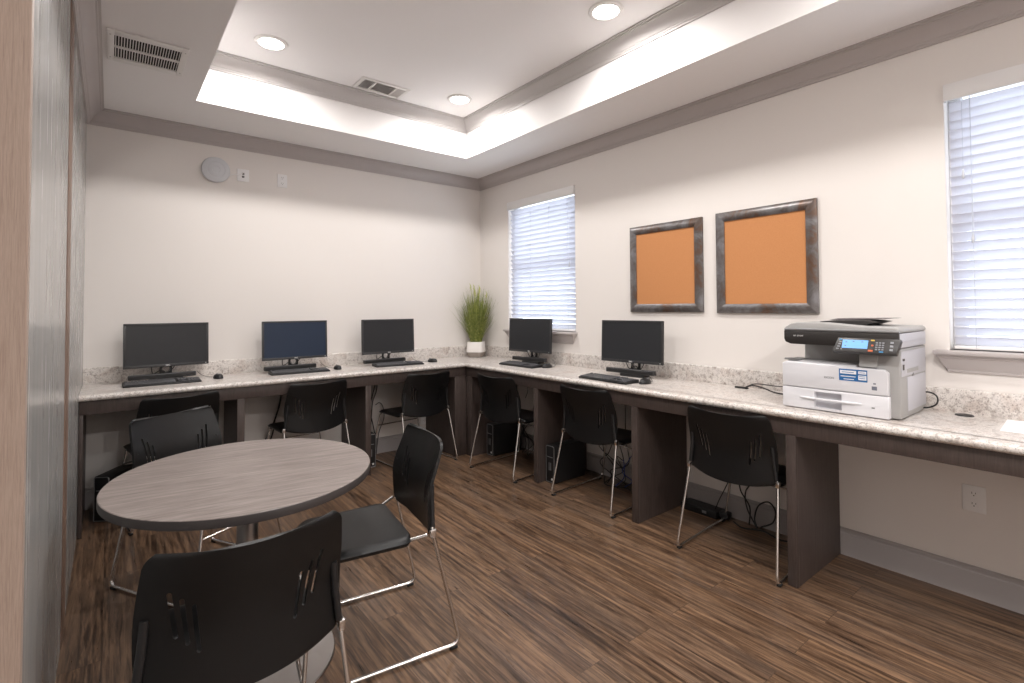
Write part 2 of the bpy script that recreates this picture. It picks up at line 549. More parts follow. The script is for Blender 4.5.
# ------------------------------------------------------------------ windows
def window(name, y0, y1, ov=.055):
    fr = MB()
    x0, x1 = .085, .145
    t = .05
    fr.box(x0, y0, WZ0, x1, y0 + t, WZ1, .004); fr.box(x0, y1 - t, WZ0, x1, y1, WZ1, .004)
    fr.box(x0, y0 + t, WZ0, x1, y1 - t, WZ0 + t, .004); fr.box(x0, y0 + t, WZ1 - t, x1, y1 - t, WZ1, .004)
    zm = (WZ0 + WZ1) / 2
    fr.box(x0 + .005, y0 + t, zm - .025, x1 - .01, y1 - t, zm + .025, .004)
    o = struct(fr.build(name, M['white_plastic']))
    p = MB()
    p.box(.11, y0 + t - .01, WZ0 + t - .01, .115, y1 - t + .01, WZ1 - t + .01)
    p.build('pane', M['glass'], o, smooth=0)
    s = MB()
    s.box(-.062, y0 - ov, WZ0 - .022, .085, y1 + ov, WZ0, .006)
    s.build('sill', M['trim'], o)
    # sloping apron: crown-shaped moulding under the sill with mitred ends
    H = .085
    prof = [(.046, WZ0 - .022), (.044, WZ0 - .034), (.036, WZ0 - .040), (.030, WZ0 - .055), (.020, WZ0 - .075), (.013, WZ0 - .088), (.010, WZ0 - .093), (.010, WZ0 - .104), (0, WZ0 - .107)]
    a = MB()
    rings = []
    for sgn, ye in ((-1, y0 - ov + .010), (1, y1 + ov - .010)):
        ring = []
        for d, z in prof:
            off = (.046 - d) * 1.0
            ring.append(a.bm.verts.new((-d, ye - sgn * off, z)))
        ring.append(a.bm.verts.new((0, ye - sgn * .0, WZ0 - .022)))
        rings.append(ring)
    n = len(rings[0])
    fs = []
    for k in range(n):
        k2 = (k + 1) % n
        fs.append(a.bm.faces.new((rings[0][k], rings[0][k2], rings[1][k2], rings[1][k])))
    fs.append(a.bm.faces.new(rings[0])); fs.append(a.bm.faces.new(list(reversed(rings[1]))))
    bmesh.ops.recalc_face_normals(a.bm, faces=fs)
    a.build('apron', M['trim'], o, smooth=30)
    return o
window('window_1', *WIN[0], ov=.02); window('window_2', *WIN[1])

def blind(y0, y1, label):
    t = thing('window_blind', label, 'window blind', (.03, (y0 + y1) / 2, WZ0), 0, 'white horizontal window blinds')
    W = (y1 - y0)
    h = WZ1 - WZ0
    # valance
    v = MB()
    v.box(-.050, -W / 2 + .003, h - .084, -.040, W / 2 - .003, h - .003, .002)
    v.box(-.040, -W / 2 + .003, h - .084, -.012, -W / 2 + .010, h - .003, .001)
    v.box(-.040, W / 2 - .010, h - .084, -.012, W / 2 - .003, h - .003, .001)
    v.build('valance', M['white_plastic'], t)
    r = MB(); r.box(-.028, -W / 2 + .012, h - .05, .028, W / 2 - .012, h - .004, .002); r.build('head_rail', M['white_plastic'], t)
    s = MB()
    pitch = .0455
    sw = W / 2 - .016
    z = .045
    tilt = R(-54)
    ztop = h - .088
    while z < ztop:
        # slightly curved slat, room-side edge up
        n = 5
        top = []; bot = []
        for k in range(n):
            u = (k / (n - 1) - .5) * .050
            cv = .0022 * (1 - (2 * u / .05) ** 2)
            dx, dz = math.cos(tilt), math.sin(tilt)
            for sgn, arr in ((1, top), (-1, bot)):
                off = cv + sgn * .0013
                x = u * dx - off * dz; zz = u * dz + off * dx
                arr.append([s.bm.verts.new((x, ye, z + zz)) for ye in (-sw, sw)])
        for k in range(n - 1):
            s.bm.faces.new((top[k][0], top[k + 1][0], top[k + 1][1], top[k][1]))
            s.bm.faces.new((bot[k][0], bot[k][1], bot[k + 1][1], bot[k + 1][0]))
        for k in (0, n - 1):
            s.bm.faces.new((top[k][0], top[k][1], bot[k][1], bot[k][0]))
        for e in (0, 1):
            s.bm.faces.new([top[k][e] for k in range(n)] + [bot[k][e] for k in range(n - 1, -1, -1)])
        z += pitch
    bmesh.ops.recalc_face_normals(s.bm, faces=s.bm.faces)
    s.build('slats', M['slat'], t, smooth=50)
    b = MB(); b.box(-.026, -sw, .004, .026, sw, .020, .004); b.build('bottom_rail', M['white_plastic'], t)
    c = MB()
    for q in (-.40, -.14, .14, .40):
        for x in (-.0275, .0275):
            c.tube([(x, q * W, .012), (x, q * W, h - .05)], .0011, 6)
    c.build('ladder_cord', M['cord'], t)
    for q, z2 in ((-.43, h * .47), (.43, h * .66), (.40, h * .42)):
        c = MB()
        c.tube([(-.034, q * W, h - .06), (-.036, q * W, z2)], .0010, 6)
        c.lathe([(0, .012), (.004, .008), (.006, -.012), (.0065, -.028), (.003, -.034), (0, -.034)], (-.036, q * W, z2), 12)
        c.build('pull_cord', M['cord'], t)
    return t
blind(*WIN[0], 'white horizontal blind on the narrow window beside the corner plant')
blind(*WIN[1], 'white horizontal blind on the window right of the printer')

# ------------------------------------------------------------------ ceiling fixtures
def downlight(x, y, label, zc=ZT, power=LAMP_W):
    t = thing('ceiling_light', label, 'ceiling light', (x, y, zc), 0, 'recessed downlights in the tray ceiling')
    r = MB().lathe([(.076, -.001), (.076, -.010), (.082, -.012), (.098, -.008), (.102, -.001), (.102, .002), (.076, .002)], seg=48)
    r.build('trim_ring', M['white_metal'], t)
    l = MB().lathe([(0, -.009), (.05, -.008), (.0765, -.004), (.0765, -.001), (0, -.001)], seg=48)
    l.build('lens', M['lamp'], t)
    ld = bpy.data.lights.new('downlight', 'AREA')
    ld.shape = 'DISK'; ld.size = .15; ld.energy = power; ld.spread = R(168); ld.color = (1.0, .965, .935)
    lo = bpy.data.objects.new('lamp', ld)
    link(lo); lo.parent = t; lo.location = (0, 0, -.013)
    return t
downlight(-2.38, -1.04, 'recessed downlight nearest the wide ceiling grille')
downlight(-.93, -1.04, 'recessed downlight in the far corner of the tray ceiling')
downlight(-.93, -2.62, 'recessed downlight nearest the camera along the window side')
downlight(-2.38, -2.62, 'recessed downlight in the tray ceiling, out of view above the round table')
downlight(-.93, -4.20, 'recessed downlight in the tray ceiling, out of view near window two')
downlight(-2.38, -4.20, 'recessed downlight in the tray ceiling, out of view behind the camera')

downlight(-1.75, -5.70, 'added fill light behind the camera on the window side', ZC, REAR_FILL_W)  # this pair is added out of view to raise the room's fill light
downlight(-2.4, -5.65, 'added fill light behind the camera near the entry', ZC, REAR_FILL_W)

# return grille on the soffit
x0, x1, y0, y1 = -3.21, -2.863, -1.39, -1.00
t = thing('ceiling_grille', 'wide white ceiling return grille with two rows of dark louvres', 'air vent', ((x0 + x1) / 2, (y0 + y1) / 2, ZC))
W, D = x1 - x0, y1 - y0
f = MB()
z0, z1 = -.009, -.0005
bx, by = .030, .052
f.box(-W / 2, -D / 2, z0, -W / 2 + bx, D / 2, z1, .002); f.box(W / 2 - bx, -D / 2, z0, W / 2, D / 2, z1, .002)
f.box(-W / 2 + bx, -D / 2, z0, W / 2 - bx, -D / 2 + by, z1, .002); f.box(-W / 2 + bx, D / 2 - by, z0, W / 2 - bx, D / 2, z1, .002)
f.box(-W / 2 + bx, -.008, z0, W / 2 - bx, .008, z1, .001)
f.build('frame', M['white_metal'], t)
lv = MB()
n = 24
for i in range(n):
    x = -W / 2 + bx + (W - 2 * bx) * (i + .5) / n
    for a, b in ((-D / 2 + by, -.008), (.008, D / 2 - by)):
        mt = Matrix.Translation((x, 0, -.004)) @ Matrix.Rotation(R(-52), 4, 'Y')
        lv.box(-.0028, a, -.0006, .0028, b, .0006, mat=mt)
lv.build('louvers', M['white_metal'], t, smooth=0)
MB().box(-W / 2 + bx, -D / 2 + by, -.0008, W / 2 - bx, D / 2 - by, -.0003).build('duct_opening', M['dark'], t, smooth=0)
for sx in (-1, 1):
    for sy in (-1, 1):
        MB().lathe([(0, -.011), (.003, -.0105), (.004, -.009)], (sx * (W / 2 - .014), sy * (D / 2 - .05), 0), 12).build('screw', M['steel'], t)
# supply register on the upper ceiling
x0, x1, y0, y1 = -1.725, -1.335, -.950, -.735
t = thing('ceiling_vent', 'small white three-panel ceiling register inside the tray', 'air vent', ((x0 + x1) / 2, (y0 + y1) / 2, ZT))
W, D = x1 - x0, y1 - y0
f = MB()
b = .028
f.box(-W / 2, -D / 2, z0, -W / 2 + b, D / 2, z1, .002); f.box(W / 2 - b, -D / 2, z0, W / 2, D / 2, z1, .002)
f.box(-W / 2 + b, -D / 2, z0, W / 2 - b, -D / 2 + b, z1, .002); f.box(-W / 2 + b, D / 2 - b, z0, W / 2 - b, D / 2, z1, .002)
xs = (-W / 2 + b, -.075, .095, W / 2 - b)
f.box(xs[1] - .006, -D / 2 + b, z0, xs[1] + .006, D / 2 - b, z1, .001)
f.box(xs[2] - .006, -D / 2 + b, z0, xs[2] + .006, D / 2 - b, z1, .001)
f.build('frame', M['white_metal'], t)
for k in range(3):
    lv = MB()
    a, c = xs[k] + (.006 if k else 0), xs[k + 1] - (.006 if k < 2 else 0)
    if k == 1:
        n = 13
        for i in range(n):
            y = -D / 2 + b + (D - 2 * b) * (i + .5) / n
            lv.box(a, -.0045, -.0006, c, .0045, .0006, mat=Matrix.Translation((0, y, -.004)) @ Matrix.Rotation(R(30), 4, 'X'))
    else:
        n = 8
        for i in range(n):
            x = a + (c - a) * (i + .5) / n
            lv.box(-.0045, -D / 2 + b, -.0006, .0045, D / 2 - b, .0006, mat=Matrix.Translation((x, 0, -.004)) @ Matrix.Rotation(R(-42 if k == 0 else 42), 4, 'Y'))
    lv.build('louvers', M['white_metal'], t, smooth=0)
MB().box(-W / 2 + b, -D / 2 + b, -.0008, W / 2 - b, D / 2 - b, -.0003).build('duct_opening', M['duct'], t, smooth=0)

# ------------------------------------------------------------------ worktop (L-shaped) and desk bases
HC, CD, YE = .853, .596, -5.4
t = thing('worktop', 'L-shaped speckled granite-look worktop running along both walls', 'worktop', (0, 0, HC))
# top as an L outline swept with a rounded nose
o2 = [(XL + .001, -CD), (-CD, -CD), (-CD, YE)]
mb = MB()
nose = []
for k in range(9):
    a = PI / 2 - PI * k / 8
    nose.append((.019 * math.cos(a) - .019, -.019 + .019 * math.sin(a)))
# sweep nose: distance measured from the front line back towards the wall
prof = [(.08, -.0), ] + [(-p[0], p[1]) for p in nose] + [(.08, -.038)]
pl = [(XL + .001, -CD), (-CD, -CD), (-CD, YE)]
sweep(mb, list(reversed(pl)), prof)
fl = [(XL + .001, -CD + .07), (-CD + .07, -CD + .07), (-CD + .07, YE), (-.001, YE), (-.001, -.001), (XL + .001, -.001)]
mb.prism(fl, -.038, 0, 'z')
mb.build('countertop', M['granite'], t, smooth=40)
mb = MB()
bs = [(0, 0), (.018, 0), (.018, .104), (.0165, .109), (.013, .112), (.004, .112), (0, .112)]
sweep(mb, [(XL + .001, -.001), (-.001, -.001), (-.001, YE)], bs)
mb.build('backsplash', M['granite'], t, smooth=40)

AP0, AP1 = .732, HC - .0385
FY = -.566        # front plane of the desk frame
t = thing('desk_base', 'dark brown laminate desk frame under the back wall worktop', 'desk', (XL, 0, 0))
mb = MB(); mb.box(.002, FY, AP0, -XL + FY - .0005, FY + .02, AP1, .001); mb.build('apron', M['desk'], t)
def support(parent, x, front, deep, axis, w=.047, pt=.019, h=AP1, po=0):
    """front stile w wide plus full-depth side panel; axis 'x': stile spans x on the back wall desk"""
    a = MB(); b = MB()
    if axis == 'x':
        a.box(x - w / 2, front - .002, 0.001, x + w / 2, front + .02, AP0 - .0005, .0015)
        b.box(x + po - pt / 2, front + .0205, 0.001, x + po + pt / 2, deep, h - .001)
    else:
        a.box(front - .002, x - w / 2, 0.001, front + .02, x + w / 2, AP0 - .0005, .0015)
        b.box(front + .0205, x + po - pt / 2, 0.001, deep, x + po + pt / 2, h - .001)
    s = a.build('stile', M['desk'], parent)
    p = b.build('support_panel', M['desk'], parent, smooth=0)
support(t, .0125, FY, -.017, 'x', w=.021, pt=.018)
for xx in (-2.452, -1.518):
    support(t, xx - XL, FY, -.017, 'x', pt=.045 - .004)
support(t, -.627 - XL, FY, -.017, 'x', w=.120, pt=.02, po=-.049)
t = thing('desk_base', 'dark brown laminate desk frame under the window wall worktop', 'desk', (0, 0, 0))
mb = MB(); mb.box(FY, YE + .02, AP0, FY + .02, FY + .02, AP1, .001); mb.build('apron', M['desk'], t)
for yy in (-1.557, -2.508, -3.452):
    support(t, yy, FY, -.017, 'y', pt=.041)
support(t, -.612, FY, -.017, 'y', w=.086, pt=.02, po=-.032)
support(t, YE + .05, FY, -.017, 'y', pt=.041)

# ------------------------------------------------------------------ cork boards
def cork_board(y0, y1, z0, z1, label):
    t = thing('cork_board', label, 'cork board', (0, (y0 + y1) / 2, (z0 + z1) / 2), 0, 'framed cork boards on the window wall')
    W, H = y1 - y0, z1 - z0
    MB().box(-.012, -W / 2 + .03, -H / 2 + .03, -.002, W / 2 - .03, H / 2 - .03).build('cork_sheet', M['cork'], t, smooth=0)
    mb = MB()
    # frame moulding swept round, mitred
    pr = [(0, -.001), (0, -.016), (.006, -.020), (.016, -.026), (.030, -.029), (.044, -.027), (.054, -.022), (.060, -.019), (.060, -.001)]
    cs = [(-1, -1), (1, -1), (1, 1), (-1, 1)]
    rings = []
    for sy, sz in cs:
        rings.append([mb.bm.verts.new((x, sy * (W / 2 - d), sz * (H / 2 - d))) for d, x in pr])
    fs = []
    for i in range(4):
        a, b = rings[i], rings[(i + 1) % 4]
        for k in range(len(pr) - 1):
            fs.append(mb.bm.faces.new((a[k], a[k + 1], b[k + 1], b[k])))
    bmesh.ops.recalc_face_normals(mb.bm, faces=fs)
    f = mb.build('frame', M['frame'], t, smooth=30)
    for e in f.data.edges:
        v0, v1 = [f.data.vertices[i].co for i in e.vertices]
        if abs(abs(v0.y) - W / 2 - (abs(v0.z) - H / 2)) < 1e-4 and abs(abs(v1.y) - W / 2 - (abs(v1.z) - H / 2)) < 1e-4 and (v0 - v1).length < .03:
            e.use_edge_sharp = True
    return t
cork_board(-2.668, -2.054, 1.328, 1.982, 'smaller-looking brown framed cork board, further from the printer')
cork_board(-3.386, -2.768, 1.322, 1.987, 'brown framed cork board hanging closest above the printer')

# ------------------------------------------------------------------ wall devices
def plate(mb, w=.08, h=.12, t=.006):
    mb.box(-w / 2, -t, -h / 2, w / 2, 0, h / 2, .003)
def receptacle(parent, z):
    a = MB()
    pts = []
    for k in range(24):
        an = 2 * PI * k / 24
        pts.append((max(-.0165, min(.0165, .019 * math.cos(an))), z + .0145 * math.sin(an)))
    a.prism(pts, -.0085, -.005, 'y')
    o = a.build('receptacle', M['white_plastic'], parent, smooth=0)
    s = MB()
    s.box(-.0075, -.0092, z - .001, -.0055, -.0085, z + .008)
    s.box(.0055, -.0092, z, .0075, -.0085, z + .007)
    s.lathe([(0, -.0092), (.0025, -.0092), (.0025, -.0085)], (0, 0, z - .008), 12, 'y')
    s.build('slots', M['brass'], o, smooth=0)
t = thing('wall_outlet', 'white duplex wall outlet below the worktop on the right', 'outlet', (-.0005, -4.029, .458), -PI / 2)
a = MB(); plate(a, .084, .122); a.build('cover_plate', M['white_plastic'], t)
receptacle(t, .024); receptacle(t, -.024)
t = thing('wall_outlet', 'small white outlet high on the back wall, right of the router plate', 'outlet', (-2.049, -.0005, 2.452), 0)
a = MB(); plate(a, .078, .112); a.build('cover_plate', M['white_plastic'], t)
receptacle(t, .024); receptacle(t, -.024)
t = thing('wall_outlet', 'white wall jack plate beside the round white router, cable plugged in', 'outlet', (-2.348, -.0005, 2.452), 0)
a = MB(); plate(a, .088, .100); a.build('cover_plate', M['white_plastic'], t)
for z in (.012, -.012):
    MB().box(-.009, -.0085, z - .008, .009, -.006, z + .008, .001).build('jack', M['duct'], t)
t = thing('wireless_router', 'round white wireless access point high on the back wall', 'router', (-2.543, -.0005, 2.462), 0)
MB().lathe([(0, 0), (.094, 0), (.099, -.008), (.100, -.020), (.097, -.027), (.088, -.031), (.062, -.034), (.060, -.0325), (.057, -.034), (.028, -.036), (.026, -.0345), (.0, -.0365)], (0, 0, 0), 64, 'y').build('housing', M['ap'], t)
MB().tube(spline([(.098, -.012, -.03), (.115, -.015, -.018), (.14, -.012, -.012), (.17, -.014, -.014), (.192, -.012, .004)]), .003, 8).build('cable', M['white_plastic'], t)

# ------------------------------------------------------------------ potted grass in the corner
t = thing('potted_grass', 'tall green potted grass in a white and grey pot in the corner', 'plant', (-.160, -.145, HC + .0005))
mb = MB()
def ring_sq(w, z, e=4, n=40):
    out = []
    for k in range(n):
        a = 2 * PI * k / n
        c, s = math.cos(a), math.sin(a)
        out.append(mb.bm.verts.new((w * abs(c) ** (2 / e) * (1 if c > 0 else -1), w * abs(s) ** (2 / e) * (1 if s > 0 else -1), z)))
    return out
def loft(rings, close=True):
    fs = []
    for a, b in zip(rings[:-1], rings[1:]):
        for k in range(len(a)):
            k2 = (k + 1) % len(a)
            fs.append(mb.bm.faces.new((a[k], a[k2], b[k2], b[k])))
    if close:
        fs.append(mb.bm.faces.new(rings[0])); fs.append(mb.bm.faces.new(rings[-1]))
    bmesh.ops.recalc_face_normals(mb.bm, faces=fs)
loft([ring_sq(.066, 0), ring_sq(.076, .004), ring_sq(.091, .045), ring_sq(.092, .052)])
mb.build('pot_base', M['pot_base'], t).rotation_euler = (0, 0, R(38))
mb = MB()
loft([ring_sq(.0925, .0525), ring_sq(.0935, .058), ring_sq(.083, .156), ring_sq(.082, .159), ring_sq(.076, .159), ring_sq(.072, .13)], True)
mb.build('pot_rim', M['pot_white'], t).rotation_euler = (0, 0, R(38))
mb = MB().lathe([(0, .142), (.066, .140), (.066, .136), (0, .136)], seg=24); mb.build('soil', M['soil'], t)
mb = MB()
rnd = random.Random(9)
tips = []
for i in range(620):
    a = rnd.uniform(0, 2 * PI); r0 = .058 * math.sqrt(rnd.random())
    lean = (r0 / .058) ** 1.2 * rnd.uniform(.4, 1.0) * rnd.choice((1, 1, .6))
    H = rnd.uniform(.30, .66) * (1 - .28 * lean)
    if lean > .85: H *= .9
    base = Vector((r0 * math.cos(a), r0 * math.sin(a), .140))
    out = Vector((math.cos(a + rnd.uniform(-.5, .5)), math.sin(a + rnd.uniform(-.5, .5)), 0))
    reach = .03 + .26 * lean * rnd.uniform(.6, 1.0)
    w0 = rnd.uniform(.0018, .0034)
    side = out.cross(Vector((0, 0, 1))).normalized()
    side = (side * math.cos(rnd.uniform(-1, 1)) + out * math.sin(rnd.uniform(-1, 1))).normalized()
    prev = None
    n = 6
    for k in range(n + 1):
        s = k / n
        p = base + out * (reach * s ** 1.6) + Vector((0, 0, H * s * (1 - .12 * lean * s)))
        p.x = min(p.x, .130 + .01 * s); p.y = min(p.y, .118 + .01 * s)
        w = w0 * (1 - s ** 2.5) + .0003
        l, rr_ = mb.bm.verts.new(p - side * w), mb.bm.verts.new(p + side * w)
        md = mb.bm.verts.new(p + out * w * .5)
        if prev:
            mb.bm.faces.new((prev[0], prev[2], md, l)); mb.bm.faces.new((prev[2], prev[1], rr_, md))
        prev = (l, rr_, md)
    tips.append((p, H))
mb.build('grass_blades', M['grass'], t, smooth=0)['kind'] = 'stuff'
mb = MB()
for i, (dx, dy, h) in enumerate([(-.055, .02, .74), (-.02, .01, .735), (.03, -.02, .72), (.05, .0, .715), (.10, -.04, .70), (-.035, -.03, .67), (.005, .03, .69), (.06, .04, .66)]):
    p0 = Vector((dx * .4, dy * .4, .14)); p1 = Vector((dx, dy, h - .0))
    if i == 4: p1 = Vector((.085, -.075, .66))
    pm = (p0 + p1) / 2 - Vector((dx * .15, dy * .15, 0))
    mb.tube(spline([p0, pm, p1], 5), .0012, 5)
    d = (p1 - pm).normalized()
    for k in range(5):
        q = p1 - d * .04 + d * .012 * k
        a = k * 2.4
        mb.tube([q, q + Vector((math.cos(a) * .009, math.sin(a) * .009, .012)), q + Vector((math.cos(a) * .012, math.sin(a) * .012, .026))], .0036, 5, True, .001)
mb.build('seed_heads', M['seed'], t, smooth=0)

# ------------------------------------------------------------------ monitor prototype (faces -y locally)
def monitor_proto(screen):
    t = empty('monitor')
    W, H, zc = .5125, .3095, .2588
    tilt = Matrix.Translation((0, 0, zc)) @ Matrix.Rotation(-.04, 4, 'X')
    b = MB()
    b.box(-W / 2, -.006, -H / 2, W / 2, .014, H / 2, .003)
    b.box(-W / 2 + .06, .014, -H / 2 + .04, W / 2 - .06, .040, H / 2 - .05, .010)
    # raised rim round the screen
    bz, bb = .014, .019
    for (x0, z0, x1, z1) in ((-W / 2, -H / 2, W / 2, -H / 2 + bb), (-W / 2, H / 2 - bz, W / 2, H / 2), (-W / 2, -H / 2 + bb, -W / 2 + bz, H / 2 - bz), (W / 2 - bz, -H / 2 + bb, W / 2, H / 2 - bz)):
        b.box(x0, -.0085, z0, x1, -.0058, z1, .001)
    o = b.build('housing', M['bezel'], t); o.data.transform(tilt)
    s = MB(); s.box(-W / 2 + bz, -.0068, -H / 2 + bb, W / 2 - bz, -.006, H / 2 - bz)
    o2 = s.build('screen', screen, t, smooth=0); o2.data.transform(tilt)
    text('logo', 'DELL', .013, M['logo'], t, tilt @ Matrix.Translation((0, -.0088, -H / 2 + .0095)) @ Matrix.Rotation(PI / 2, 4, 'X'), bold=.0004)
    MB().box(W / 2 - .022, -.0090, -H / 2 + .007, W / 2 - .016, -.0085, -H / 2 + .013).build('power_light', M['logo'], t, smooth=0).data.transform(tilt)
    n = MB()
    n.prism([(-.045, .012), (.045, .012), (.038, .05), (.036, .20), (-.036, .20), (-.038, .05)], .050, .066, 'y', .003)
    n.box(-.03, .036, .18, .03, .052, .26, .003)
    nk = n.build('stand_neck', M['black'], t)
    c = MB().lathe([(0, .02), (.0235, .02), (.0235, .09), (0, .09)], (0, 0, .082), 32, 'y')
    nk2 = MB(); nk2.lathe([(.024, .049), (.026, .047), (.026, .069), (.024, .067)], (0, 0, .082), 32, 'y')
    nk = boolean(nk, c); nk.name = 'stand_neck'; nk.parent = t
    nk2.build('cable_ring', M['pcsilver'], nk)
    MB().box(-.10, -.004, 0, .10, .085, .0215, .006).build('stand_base', M['black'], t)
    cb = MB()
    cb.tube(spline([(-.075, .03, .17), (-.085, .06, .10), (-.07, .085, .05), (-.02, .09, .07), (.03, .1, .03), (.07, .11, .02)]), .0032, 8)
    cb.tube(spline([(.03, .03, .17), (.055, .07, .10), (.03, .09, .06), (-.01, .1, .03)]), .0028, 8)
    cb.build('cables', M['cable'], t)
    return t
def soundbar_proto():
    t = empty('sound_bar')
    MB().box(-.203, -.018, 0, .203, .018, .034, .007, 3).build('body', M['bezel'], t)
    MB().box(-.195, -.0195, .006, .195, -.018, .028).build('grille', M['black'], t, smooth=0)
    return t
def keyboard_proto():
    t = empty('keyboard')
    W, D = .442, .137
    MB().prism([(-D / 2, .001), (D / 2, .001), (D / 2, .024), (-D / 2, .011)], -W / 2, W / 2, 'x', .003).build('body', M['black'], t)
    k = MB()
    def key(x0, x1, y):
        z = .0115 + (y + D / 2) / D * .013
        sl = math.atan2(.013, D)
        k.box(-(x1 - x0) / 2 + .001, -.0078, 0, (x1 - x0) / 2 - .001, .0078, .0065, .0015, 1, mat=Matrix.Translation(((x0 + x1) / 2, y, z)) @ Matrix.Rotation(sl, 4, 'X'))
    u = .0188
    rows = [(-.053, [1.25, 1.25, 1.25, 6.25, 1.25, 1.25, 1.25, 1.25]), (-.034, [2.25] + [1] * 10 + [2.75]), (-.0155, [1.75] + [1] * 11 + [2.25]), (.0035, [1.5] + [1] * 12 + [1.5]), (.0225, [1] * 13 + [2]), (.048, [1] + [0] + [1] * 4 + [.5] * 0 + [1] * 4 + [1] * 4 + [1])]
    for y, ws in rows:
        x = -W / 2 + .010
        for q in ws:
            if q == 0: x += u * .9; continue
            key(x, x + q * u, y); x += q * u
    for y in (-.053, -.0155 + .038, .0035, .048):
        for i in range(3):
            if y == -.0155 + .038 or y == .0035 or y == .048 or y == -.053:
                key(.083 + i * u, .083 + (i + 1) * u, y)
    key(.083 + u, .083 + 2 * u, -.034)
    for y in (-.053, -.034, -.0155, .0035, .0225):
        for i in range(4):
            key(.142 + i * .0178, .142 + (i + 1) * .0178, y)
    k.build('keys', M['key'], t, smooth=0)
    return t
def mouse_proto():
    t = empty('computer_mouse')
    b = MB()
    n, mseg = 24, 10
    rings = []
    for j in range(mseg + 1):
        f = j / mseg
        ph = f * PI / 2
        rings.append([b.bm.verts.new((.031 * math.cos(ph) ** .6 * math.cos(2 * PI * i / n) if j < mseg else 0, (.056 * math.cos(ph) ** .6 * math.sin(2 * PI * i / n) if j < mseg else 0), .003 + .033 * math.sin(ph) * (1 - .12 * math.sin(2 * PI * i / n) * math.cos(ph)))) for i in range(n)] if j < mseg else [b.bm.verts.new((0, 0, .036))])
    for a, c in zip(rings[:-1], rings[1:]):
        for i in range(n):
            i2 = (i + 1) % n
            if len(c) == 1: b.bm.faces.new((a[i], a[i2], c[0]))
            else: b.bm.faces.new((a[i], a[i2], c[i2], c[i]))
    b.bm.faces.new(list(reversed(rings[0])))
    b.build('body', M['black'], t, smooth=60)
    w = MB(); w.lathe([(0, -.0035), (.009, -.0035), (.0105, -.002), (.0105, .002), (.009, .0035), (0, .0035)], (0, .030, .029), 20, 'x'); w.build('scroll_wheel', M['pcsilver'], t)
    MB().box(-.012, -.002, .0345, .012, .012, .0355, .0005).build('button_seam', M['pcsilver'], t)
    c = MB(); c.tube(spline([(0, .052, .008), (-.008, .09, .004), (-.035, .14, .004), (-.07, .17, .02), (-.10, .18, .05)]), .0018, 6); c.build('cable', M['cable'], t)
    return t

mp0 = monitor_proto(M['screen'])
sb0 = soundbar_proto(); kb0 = keyboard_proto(); ms0 = mouse_proto()
D = math.degrees
MON = [
    # x, y, yaw, label place
    (-2.854, -.169, .108, 'back wall desk, leftmost, nearest the grey wall panel'),
    (-1.992, -.219, .061, 'middle of the back wall desk, blue-tinted'),
    (-1.190, -.240, .033, 'back wall desk, closest to the potted grass'),
    (-.160, -1.016, -1.44, 'window wall desk, in front of the narrow window'),
    (-.186, -2.192, -1.462, 'window wall desk, below the cork boards'),
]
MLAB = ['black monitor at the left end of the back wall desk', 'black monitor with bluish screen in the middle of the back wall desk',
        'black monitor on the back wall desk beside the potted grass', 'black monitor in front of the narrow window',
        'black monitor on the window wall desk, just left of the cork boards']
SLAB = ['black sound bar under the leftmost monitor', 'black sound bar under the bluish monitor screen', 'black sound bar under the monitor beside the potted grass',
        'black sound bar under the monitor in front of the window', 'black sound bar under the monitor nearest the cork boards']
KLAB = ['black keyboard of the leftmost computer, near the grey wall panel', 'black keyboard below the bluish monitor', 'black keyboard below the monitor beside the potted grass',
        'black keyboard in front of the window monitor', 'black keyboard of the computer nearest the cork boards']
OLAB = ['black mouse right of the leftmost keyboard', 'black mouse between the second and third back wall keyboards', 'black mouse on the back desk nearest the potted grass',
        'black mouse at the window monitor, beside its keyboard end', 'black mouse at the computer nearest the cork boards']
KB = [(-2.892, -.325, .022), (-1.986, -.312, -.040), (-1.145, -.345, -.09), (-.345, -1.104, -1.54), (-.445, -2.187, -1.60)]
MS = [(-2.550, -.265, .1), (-1.672, -.285, -.1), (-.777, -.310, .3), (-.262, -1.36, -1.5), (-.377, -2.455, -1.5)]
for i in range(5):
    m_ = mp0 if i == 0 else copy_tree(mp0)
    m_.location = (MON[i][0], MON[i][1], HC + .0005); m_.rotation_euler = (0, 0, MON[i][2])
    tag(m_, MLAB[i], 'monitor', 'computer monitors on the worktop')
    if i == 1:
        for ch in children(m_):
            if ch.name.startswith('screen'):
                ch.data = ch.data.copy(); ch.data.materials[0] = M['screen_blue']; ch['label'] = 'dark blue tinted screen'
    s_ = sb0 if i == 0 else copy_tree(sb0)
    a = MON[i][2]
    off = Vector(((-.024, -.034, -.03, -.02, -.02)[i], .012, 0)); off.rotate(Matrix.Rotation(a, 3, 'Z'))
    s_.location = (MON[i][0] + off.x, MON[i][1] + off.y, HC + .0225); s_.rotation_euler = (0, 0, a)
    tag(s_, SLAB[i], 'speaker', 'sound bars under the monitors')
    k_ = kb0 if i == 0 else copy_tree(kb0)
    k_.location = (KB[i][0], KB[i][1], HC); k_.rotation_euler = (0, 0, KB[i][2])
    tag(k_, KLAB[i], 'keyboard', 'keyboards on the worktop')
    o_ = ms0 if i == 0 else copy_tree(ms0)
    o_.location = (MS[i][0], MS[i][1], HC); o_.rotation_euler = (0, 0, MS[i][2])
    tag(o_, OLAB[i], 'mouse', 'computer mice on the worktop')

